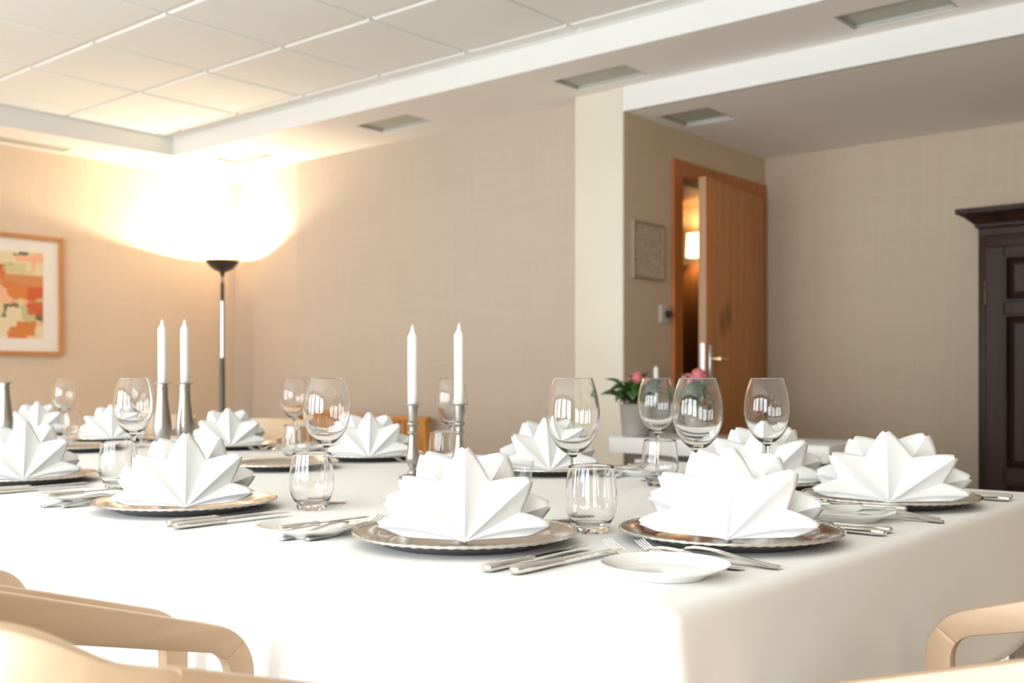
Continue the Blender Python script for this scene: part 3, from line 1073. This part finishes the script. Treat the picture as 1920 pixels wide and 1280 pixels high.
def fork_proto():
    r = empty('table_fork')
    def strip(bm, rows, th):
        loft(bm, [[(xc - w_, y, z), (xc - w_ * .5, y, z + th * .9), (xc + w_ * .5, y, z + th * .9), (xc + w_, y, z), (xc + w_ * .6, y, z - th * .5), (xc - w_ * .6, y, z - th * .5)] for xc, y, z, w_ in rows])
    bm = bmesh.new()
    strip(bm, crv([(0, 0, .0022, .0035), (0, .003, .0024, .0085), (0, .020, .0032, .0098), (0, .055, .0080, .0066), (0, .085, .0130, .0040), (0, .112, .0145, .0030), (0, .130, .0125, .0032)], 3), .0024)
    auto_smooth(obj('handle', bm, M['steel'], r), 40)
    bm = bmesh.new()
    strip(bm, crv([(0, .129, .0126, .0032), (0, .137, .0092, .0062), (0, .146, .0052, .0105), (0, .156, .0034, .0116)], 3), .0016)
    for k in range(4):
        xc = -.0097 + .00647 * k
        strip(bm, crv([(xc, .154, .0036, .0018), (xc, .168, .0026, .0017), (xc, .182, .0055, .0015), (xc * .96, .194, .0110, .0012), (xc * .94, .202, .0165, .0005)], 3), .0012)
    auto_smooth(obj('tines', bm, M['steel'], r), 40)
    return r

def napkin_mesh(seed):
    """rosette fold: a pleated front fan and a second pleated fan behind it"""
    rn = random.Random(seed)
    bm = bmesh.new()
    def fan(O, tips, valleys, lean, k, fwd, nsub=9, nr=14):
        # tips: (deg, len); valleys: radius between and at both ends
        th, rr, tri = [], [], []
        key = []
        for i, (a, l) in enumerate(tips):
            if i == 0:
                key.append((a - valleys[0][0], valleys[0][1], 1))
            key.append((a, l, 0))
            if i < len(tips) - 1:
                key.append(((a + tips[i + 1][0]) / 2, valleys[i + 1][1], 1))
            else:
                key.append((a + valleys[-1][0], valleys[-1][1], 1))
        for (a0, r0, t0), (a1, r1, t1) in zip(key, key[1:]):
            for q in range(nsub):
                t = q / nsub
                # straight edge from valley to tip with a softly rounded tip
                p0 = Vector((math.sin(math.radians(a0)), math.cos(math.radians(a0)))) * r0
                p1 = Vector((math.sin(math.radians(a1)), math.cos(math.radians(a1)))) * r1
                p = p0.lerp(p1, t)
                bul = 1 + .035 * math.sin(PI * t)
                ang = math.atan2(p.x, p.y)
                L_ = p.length * bul
                tt = t0 + (t1 - t0) * t
                d_tip = tt                      # 0 at tip
                L_ -= .009 * max(0, 1 - d_tip / .16) ** 2
                th.append(ang); rr.append(L_); tri.append(tt)
        a, r_, t_ = key[-1]
        th.append(math.radians(a)); rr.append(r_); tri.append(t_)
        rows = []
        for a, R_, t in zip(th, rr, tri):
            row = []
            ca, sa = math.cos(a), math.sin(a)
            for q in range(nr + 1):
                v = q / nr
                rho = R_ * v
                tr = t ** 1.0
                pl_ = k * rho * tr * (1.0 if ca > .3 else max(.0, .25 + ca * 2.5) )
                curl = .10 * rho * v * v * (1 - t)
                x = O[0] + rho * sa
                z = O[2] + rho * max(ca, .0) * (1 - .06 * v) + .004 * v + (.0 if ca > 0 else 0)
                low = 1 - min(1, max(0, ca / .5))
                z += low * (.006 * math.sin(PI * v) * (1 - t) + .0015)
                y = O[1] + rho * ca * lean + pl_ + curl * .6 + low * rho * fwd
                row.append((x, y, z))
            rows.append(row)
        vr = []
        for row in rows:
            vr.append([bm.verts.new(p) for p in row])
        for A, B in zip(vr, vr[1:]):
            for q in range(nr):
                try:
                    bm.faces.new((A[q], B[q], B[q + 1], A[q + 1]))
                except ValueError:
                    pass
    j = lambda s: rn.uniform(-s, s)
    fan((0, -.048, .0030), [(-83 + j(2), .124 + j(.004)), (-46 + j(4), .130 + j(.005)), (0 + j(3), .136 + j(.003)), (46 + j(4), .130 + j(.005)), (83 + j(2), .124 + j(.004))],
        [(12, .070), (0, .084), (0, .086), (0, .086), (0, .084), (12, .070)], .30, .24, .10)
    fan((0, .002, .0030), [(-70 + j(3), .128 + j(.004)), (-26 + j(3), .134 + j(.004)), (26 + j(3), .134 + j(.004)), (70 + j(3), .128 + j(.004))],
        [(20, .09), (0, .096), (0, .100), (0, .096), (20, .09)], .34, .26, .12)
    bmesh.ops.remove_doubles(bm, verts=bm.verts[:], dist=.00005)
    return bm

def napkin(seed):
    o = obj('folded_napkin', napkin_mesh(seed), M['napkin'], None)
    auto_smooth(o, 38)
    sm = o.modifiers.new('thick', 'SOLIDIFY')
    sm.thickness = .0016
    sm.offset = 1
    return o

# ------------------------------------------------------------------ place settings
# name: (x, y, diner's forward direction angle, phrase, napkin turn towards the room)
FW_ = {'N': PI / 2, 'E': PI, 'F': -PI / 2}
SETS = [
    ('N', -1.015, 1.100, 'nearest setting on the long near side'),
    ('N', -1.650, 1.065, 'second setting from the right, near side'),
    ('N', -2.360, 1.110, 'near-side setting cut by the left photo edge'),
    ('E', -.740, 1.357, 'nearer setting at the table\'s right end'),
    ('E', -.732, 1.940, 'farther right-end setting beside the wardrobe'),
    ('F', -1.060, 2.080, 'far-side setting hidden behind right-end napkins'),
    ('F', -1.610, 2.045, 'far-side setting before the cream pillar'),
    ('F', -2.270, 2.060, 'far-side setting left of the ornate candlesticks'),
    ('F', -2.970, 2.080, 'far-side setting in line with the floor lamp'),
    ('F', -3.640, 2.045, 'far-side setting behind the tall candlesticks'),
    ('F', -4.300, 2.080, 'leftmost far-side setting'),
]
P_charger, P_bread, P_knife, P_butter, P_fork = charger_proto(), bread_proto(), knife_proto('table_knife'), knife_proto('butter_knife', .78, .8), fork_proto()
used = set()
def place(proto, x, y, z, rz, label, cat, group):
    o = proto if proto.name not in used and not used.add(proto.name) else dup(proto)
    o.location = (x, y, z)
    o.rotation_euler = (0, 0, rz)
    return tag(o, label, cat, group)

NAP_W = {3: 1.06, 4: 1.16, 5: 1.10, 7: 1.03}
for i, (sd_, x, y, ph) in enumerate(SETS):
    fa = FW_[sd_]
    rz = fa - PI / 2
    c, s = math.cos(rz), math.sin(rz)
    rn = random.Random(40 + i)
    def at(lx, ly):
        return x + c * lx - s * ly, y + s * lx + c * ly
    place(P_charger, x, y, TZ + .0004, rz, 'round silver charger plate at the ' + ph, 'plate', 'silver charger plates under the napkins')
    n = napkin(i)
    vx, vy = -x, -y                       # the folds were set down facing the front corner of the room
    n.location = (x, y, TZ + .0044)
    n.rotation_euler = (0, 0, math.atan2(vy, vx) + PI / 2 + rn.uniform(-.10, .10))
    k = NAP_W.get(i, 1.0)
    n.scale = (k, k, 1.0)
    tag(n, 'white napkin folded like a star at the ' + ph, 'napkin', 'star-folded white napkins')
    for q, lx in enumerate((.213, .178)):
        px, py = at(lx, -.155 + rn.uniform(-.008, .008))
        place(P_knife, px, py, TZ + .0003, rz + rn.uniform(-.03, .03), ('outer' if q == 0 else 'inner') + ' silver table knife at the ' + ph, 'knife', 'table knives')
    if i == 5:                            # the corner is crowded: nothing more stands here
        continue
    for q, lx in enumerate((-.178, -.208)):
        px, py = at(lx, -.140 + rn.uniform(-.010, .010) - .015 * q)
        if i == 3:
            px, py = (-.580, 1.186) if q == 0 else (-.612, 1.152)
        place(P_fork, px, py, TZ + .0003, rz + rn.uniform(-.04, .04), ('inner' if q == 0 else 'outer') + ' silver fork at the ' + ph, 'fork', 'table forks')
    bx, by = {0: (-1.240, 1.005), 1: (-1.900, 1.000), 3: (-.664, 1.062), 4: (-.700, 1.675), 6: (-1.40, 2.13)}.get(i, at(-.290, -.075))
    place(P_bread, bx, by, TZ + .0004, rz, 'small white bread plate at the ' + ph, 'plate', 'white bread plates')
    if i == 3:                            # no knife on this plate
        continue
    kx, ky = .036, -.082
    px, py = bx + c * kx - s * ky, by + s * kx + c * ky
    place(P_butter, px, py, TZ + .0172, rz + rn.uniform(-.06, .08), 'butter knife on the bread plate, ' + ph, 'knife', 'butter knives on bread plates')

# ------------------------------------------------------------------ glasses
WG = [(-1.030, 1.372, 'wine glass behind the nearest tumbler, right of the nearest napkin'),
      (-1.520, 1.274, 'wine glass in front of the amber bench, near side of table'),
      (-2.144, 1.252, 'wine glass just left of the tall candlesticks'),
      (-.935, 1.600, 'large wine glass before the pine door, right of its twin'),
      (-1.290, 2.030, 'wine glass overlapping the pink flowers of the pot plant'),
      (-.923, 1.835, 'rightmost wine glass, before the alcove wall beside the door'),
      (-2.603, 2.055, 'wine glass just behind and left of another, middle of far side'),
      (-1.913, 2.020, 'wine glass half hidden behind the right ornate candlestick'),
      (-3.815, 1.948, 'leftmost small-looking wine glass far down the table'),
      (-3.240, 1.920, 'wine glass hidden behind the tall candlesticks')]
Pw, Pt = wine_proto(), tumbler_proto()
for x, y, lab in WG:
    place(Pw, x, y, TZ + .0003, 0, 'clear ' + lab, 'glass', 'wine glasses on the dining table')
TG = [(-.942, 1.300, 'nearest rounded water tumbler, between the two front napkins'),
      (-1.480, 1.207, 'rounded water tumbler before the wine glass, left of nearest napkin'),
      (-2.058, 1.168, 'rounded water tumbler at the left beside a star napkin'),
      (-1.229, 1.946, 'rounded water tumbler in front of the white sideboard'),
      (-2.398, 1.900, 'rounded water tumbler below two wine glasses in the middle'),
      (-1.850, 1.930, 'rounded water tumbler just left of the right ornate candlestick'),
      (-3.950, 2.045, 'leftmost rounded water tumbler far down the table')]
for x, y, lab in TG:
    place(Pt, x, y, TZ + .0003, 0, 'clear ' + lab, 'glass', 'water tumblers on the dining table')
t = empty('tealight_glass', (-1.28, 1.53, TZ + .0003))
tag(t, 'small tapered clear glass behind the nearest star napkin', 'glass')
lathem('wall', M['bowl_glass'], t, [(.0225, .010), (.0325, .074), (.0330, .0755), (.0315, .0745), (.0212, .012)], 40, ang=60)
lathem('base', M['stem_glass'], t, [(0, 0), (.020, 0), (.0215, .002), (.0225, .010), (.0212, .0118), (0, .0095)], 40, ang=60)

# empty trays in the middle of the table
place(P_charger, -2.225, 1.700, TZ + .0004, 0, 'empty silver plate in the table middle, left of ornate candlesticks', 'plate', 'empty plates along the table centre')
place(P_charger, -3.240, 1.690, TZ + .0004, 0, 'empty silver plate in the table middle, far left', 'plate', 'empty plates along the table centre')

# ------------------------------------------------------------------ candlesticks and candles
def ornate():
    r = empty('ornate_candlestick')
    lathem('foot', M['pewter'], r, crv([(0, 0), (.031, 0), (.032, .003), (.022, .007), (.012, .010), (.011, .014), (.0075, .019)], 4), 36)
    lathem('stem', M['pewter'], r, crv([(.0072, .019), (.0090, .025), (.0142, .035), (.0158, .046), (.0135, .060), (.0098, .078), (.0082, .096), (.0088, .100), (.0125, .1025), (.0128, .105), (.0090, .108), (.0088, .115), (.0095, .119), (.0135, .1225), (.0138, .126), (.0100, .130)], 4), 32)
    lathem('cup', M['pewter'], r, [(.0098, .130), (.0105, .134), (.0128, .166), (.0130, .168), (.0112, .168), (.0110, .150), (0, .149)], 32)
    lathem('drip_pan', M['pewter'], r, [(.0128, .167), (.0228, .1685), (.0232, .170), (.0226, .1712), (.0128, .1698)], 36)
    return r
def tall_stick():
    r = empty('tall_candlestick')
    lathem('foot', M['pewter'], r, crv([(0, 0), (.038, 0), (.039, .004), (.030, .010), (.018, .018), (.014, .030)], 4), 36)
    lathem('body', M['pewter'], r, crv([(.014, .030), (.0165, .045), (.0225, .072), (.0250, .098), (.0225, .125), (.0175, .160), (.0150, .190), (.0145, .196)], 4), 32)
    lathem('cup', M['pewter'], r, [(.0145, .196), (.0165, .198), (.0165, .202), (.0145, .204), (.0150, .214), (.0128, .216), (.0126, .205), (0, .204)], 32)
    lathem('drip_pan', M['pewter'], r, [(.0145, .2135), (.0235, .2150), (.0242, .2165), (.0236, .2180), (.0140, .2162)], 36)
    return r
def candle(hgt, bend):
    r = empty('taper_candle')
    rad = .0108
    lathem('wax', M['wax'], r, [(0, 0), (rad, 0), (rad * 1.05, .05), (rad * 1.08, hgt - .026)] + crv([(rad * 1.06, hgt - .0245), (rad * .85, hgt - .019), (rad * .52, hgt - .013), (rad * .36, hgt - .006), (rad * .28, hgt - .001), (.0, hgt)], 4), 28)
    bm = bmesh.new()
    loft(bm, [[(bend * t * t * .6 + .0013 * math.cos(q), .0013 * math.sin(q), hgt - .002 + .007 * t) for q in (0, 1.26, 2.5, 3.77, 5.03)] for t in (0, .5, 1)])
    obj('wick', bm, M['wick'], r, smooth=True)
    return r
Po, Ps = ornate(), tall_stick()
CS = [(Po, -1.770, 1.740, 'pewter ornate candlestick, left one of the front pair'), (Po, -1.690, 1.812, 'pewter ornate candlestick, right one, partly behind the nearest napkin'),
      (Ps, -2.612, 1.612, 'tall bottle-shaped pewter candlestick, left one of its pair'), (Ps, -2.625, 1.690, 'tall bottle-shaped pewter candlestick, right one of its pair'),
      (Ps, -3.330, 1.510, 'tall pewter candlestick without a candle at the left photo edge')]
for p_, x, y, lab in CS:
    place(p_, x, y, TZ + .0003, 0, lab, 'candlestick', 'pewter candlesticks')
CN = [(-1.770, 1.740, .1495, .185, .0, 'white taper candle in the left ornate candlestick'), (-1.690, 1.812, .1495, .189, .002, 'white taper candle in the right ornate candlestick'),
      (-2.612, 1.612, .2045, .168, -.006, 'white taper candle with bent wick in the left tall candlestick'), (-2.625, 1.690, .2045, .171, -.005, 'white taper candle with bent wick in the right tall candlestick')]
for x, y, z, hgt, bend, lab in CN:
    o = candle(hgt + .015, bend)
    o.location = (x, y, TZ + z + .0006)
    tag(o, lab, 'candle', 'white taper candles')

# ------------------------------------------------------------------ birch armchairs
def chair_proto():
    """faces +y; origin on the floor under the seat middle"""
    r = empty('birch_armchair')
    AX, YFR, ZT, th = .235, .25, .666, .012
    rad = .055
    def arm_sec(cy, cz, ty, tz, hw, x):
        ny, nz = -tz, ty
        return [(x + a, cy + ny * b_, cz + nz * b_) for a, b_ in rrect(th, hw, .0035, 2)]
    def arm_path():
        pts = []
        hw = .0175
        for z in (0, .15, .3, .45, ZT - hw - rad):
            pts.append((YFR - hw, z, 0, 1, hw if z > .2 else hw * (.72 + 1.4 * z)))
        phi = math.atan(.27)
        cyc, czc = YFR - hw - rad, ZT - hw - rad
        for k in range(1, 11):
            a = (PI / 2 - phi) * k / 10
            pts.append((cyc + rad * math.cos(a), czc + rad * math.sin(a), -math.sin(a), math.cos(a), hw))
        y0, z0 = pts[-1][0], pts[-1][1]
        for k in range(1, 9):
            s_ = .31 * k / 8
            pts.append((y0 - s_, z0 + .27 * s_, -math.cos(phi), math.sin(phi), hw + .010 * k / 8))
        return pts
    ap = arm_path()
    split = 10                                  # the mitre in the middle of the bend
    for sgn in (-1, 1):
        for nm, seq, m_ in (('front_leg', ap[:split], M['birch_z']), ('armrest', ap[split - 1:], M['birch_y'])):
            bm = bmesh.new()
            secs = [arm_sec(*p[:4], p[4], sgn * AX) for p in seq]
            # a fine bevel on the mitre so that the joint reads as a line
            e = -1 if nm == 'front_leg' else 0
            p, q = seq[e], seq[-2 if e else 1]
            cen = Vector((sgn * AX, p[0], p[1]))
            back = Vector((0, q[0] - p[0], q[1] - p[1])).normalized() * .0012
            full = [tuple(Vector(v) + back) for v in secs[e]]
            secs[e] = [tuple(cen + (Vector(v) - cen) * .93) for v in secs[e]]
            secs.insert(len(secs) - 1 if e else 1, full)
            loft(bm, secs)
            auto_smooth(obj(nm, bm, m_, r), 40)
    yE, zE, hwE = ap[-1][0], ap[-1][1], ap[-1][4]
    # curved back band joining the arms
    bm = bmesh.new()
    n = 40
    rings = []
    for k in range(n + 1):
        a = PI * k / n
        t = math.sin(a)
        ca = math.cos(a)
        px = AX * math.copysign(abs(ca) ** .72, ca)
        py = yE - .155 * abs(t) ** .8
        s_ = min(1, max(0, (t - .12) / .62))
        sm = s_ * s_ * (3 - 2 * s_)
        d_ = yE - py
        top = zE + hwE * .962 + .27 * d_ * (1 - sm) + .047 * sm
        bot = zE - hwE * .962 + .27 * d_ * (1 - sm) - .10 * sm
        # plan normal of the superellipse
        rings.append((px, py, top, bot))
    secs = []
    for k in range(n + 1):
        a_, b_ = rings[max(0, k - 1)], rings[min(n, k + 1)]
        tx, ty = b_[0] - a_[0], b_[1] - a_[1]
        if k in (0, n):
            tx, ty = (0, -1) if k == 0 else (0, 1)
        L_ = math.hypot(tx, ty)
        nx, ny = ty / L_, -tx / L_
        px, py, top, bot = rings[k]
        hh = (top - bot) / 2
        sec = [(px + nx * u, py + ny * u, (top + bot) / 2 + v) for u, v in rrect(.0118, hh, .0035, 2)]
        tuck = [(x_ * .999, y_ + .014, z_ - .0045) for x_, y_, z_ in [(px + nx * u, py + ny * u, (top + bot) / 2 + v) for u, v in rrect(.0112, hh - .0008, .0035, 2)]]
        if k == 0:
            secs.append(tuck)             # tenon into the armrest
        secs.append(sec)
        if k == n:
            secs.append(tuck)
    loft(bm, secs)
    auto_smooth(obj('backrest', bm, M['birch_x'], r), 40)
    for sgn in (-1, 1):
        bm = bmesh.new()
        loft(bm, [[(sgn * x_ + a, y_ + b_, z_) for a, b_ in rrect(.014, .016, .004, 2)] for x_, y_, z_ in ((.19, -.285, 0), (.188, -.235, .42), (.170, yE - .118, zE - .03))])
        auto_smooth(obj('rear_leg', bm, M['birch_z'], r), 40)
        bm = bmesh.new()
        loft(bm, [[(sgn * .222 + a, y_, .40 + b_) for a, b_ in rrect(.010, .022, .003, 2)] for y_ in (-.225, .215)])
        auto_smooth(obj('side_rail', bm, M['birch_y'], r), 40)
    bm = bmesh.new()
    loft(bm, [[(x_, .205 + a, .40 + b_) for a, b_ in rrect(.010, .022, .003, 2)] for x_ in (-.222, .222)])
    auto_smooth(obj('front_rail', bm, M['birch_x'], r), 40)
    bm = bmesh.new()
    loft(bm, [[(x_ * s_, y_ * s_ - .005, z_) for x_, y_ in rrect(.215, .215, .05, 4)] for z_, s_ in ((.423, .97), (.430, 1), (.452, 1), (.460, .97))])
    auto_smooth(obj('seat', bm, M['seat_fabric'], r), 40)
    return r
Pch = chair_proto()
CH = [(-.958, .589, -.07, 'birch armchair in the bottom left foreground, its backrest nearest the camera'),
      (-1.565, .605, 0, 'birch armchair behind the foreground one, only one armrest in view'),
      (-2.220, .600, 0, 'birch armchair at the left photo edge, only an armrest corner showing'),
      (-.270, 1.285, PI / 2, 'birch armchair at the table\'s right end, bottom right of photo'),
      (-3.740, 2.63, PI, 'birch armchair across the table, below and right of the floor lamp'),
      (-4.560, 2.63, PI, 'birch armchair across the table at far left, behind a wine glass')]
for x, y, rz, lab in CH:
    place(Pch, x, y, 0, rz, lab, 'chair', 'birch armchairs around the table')
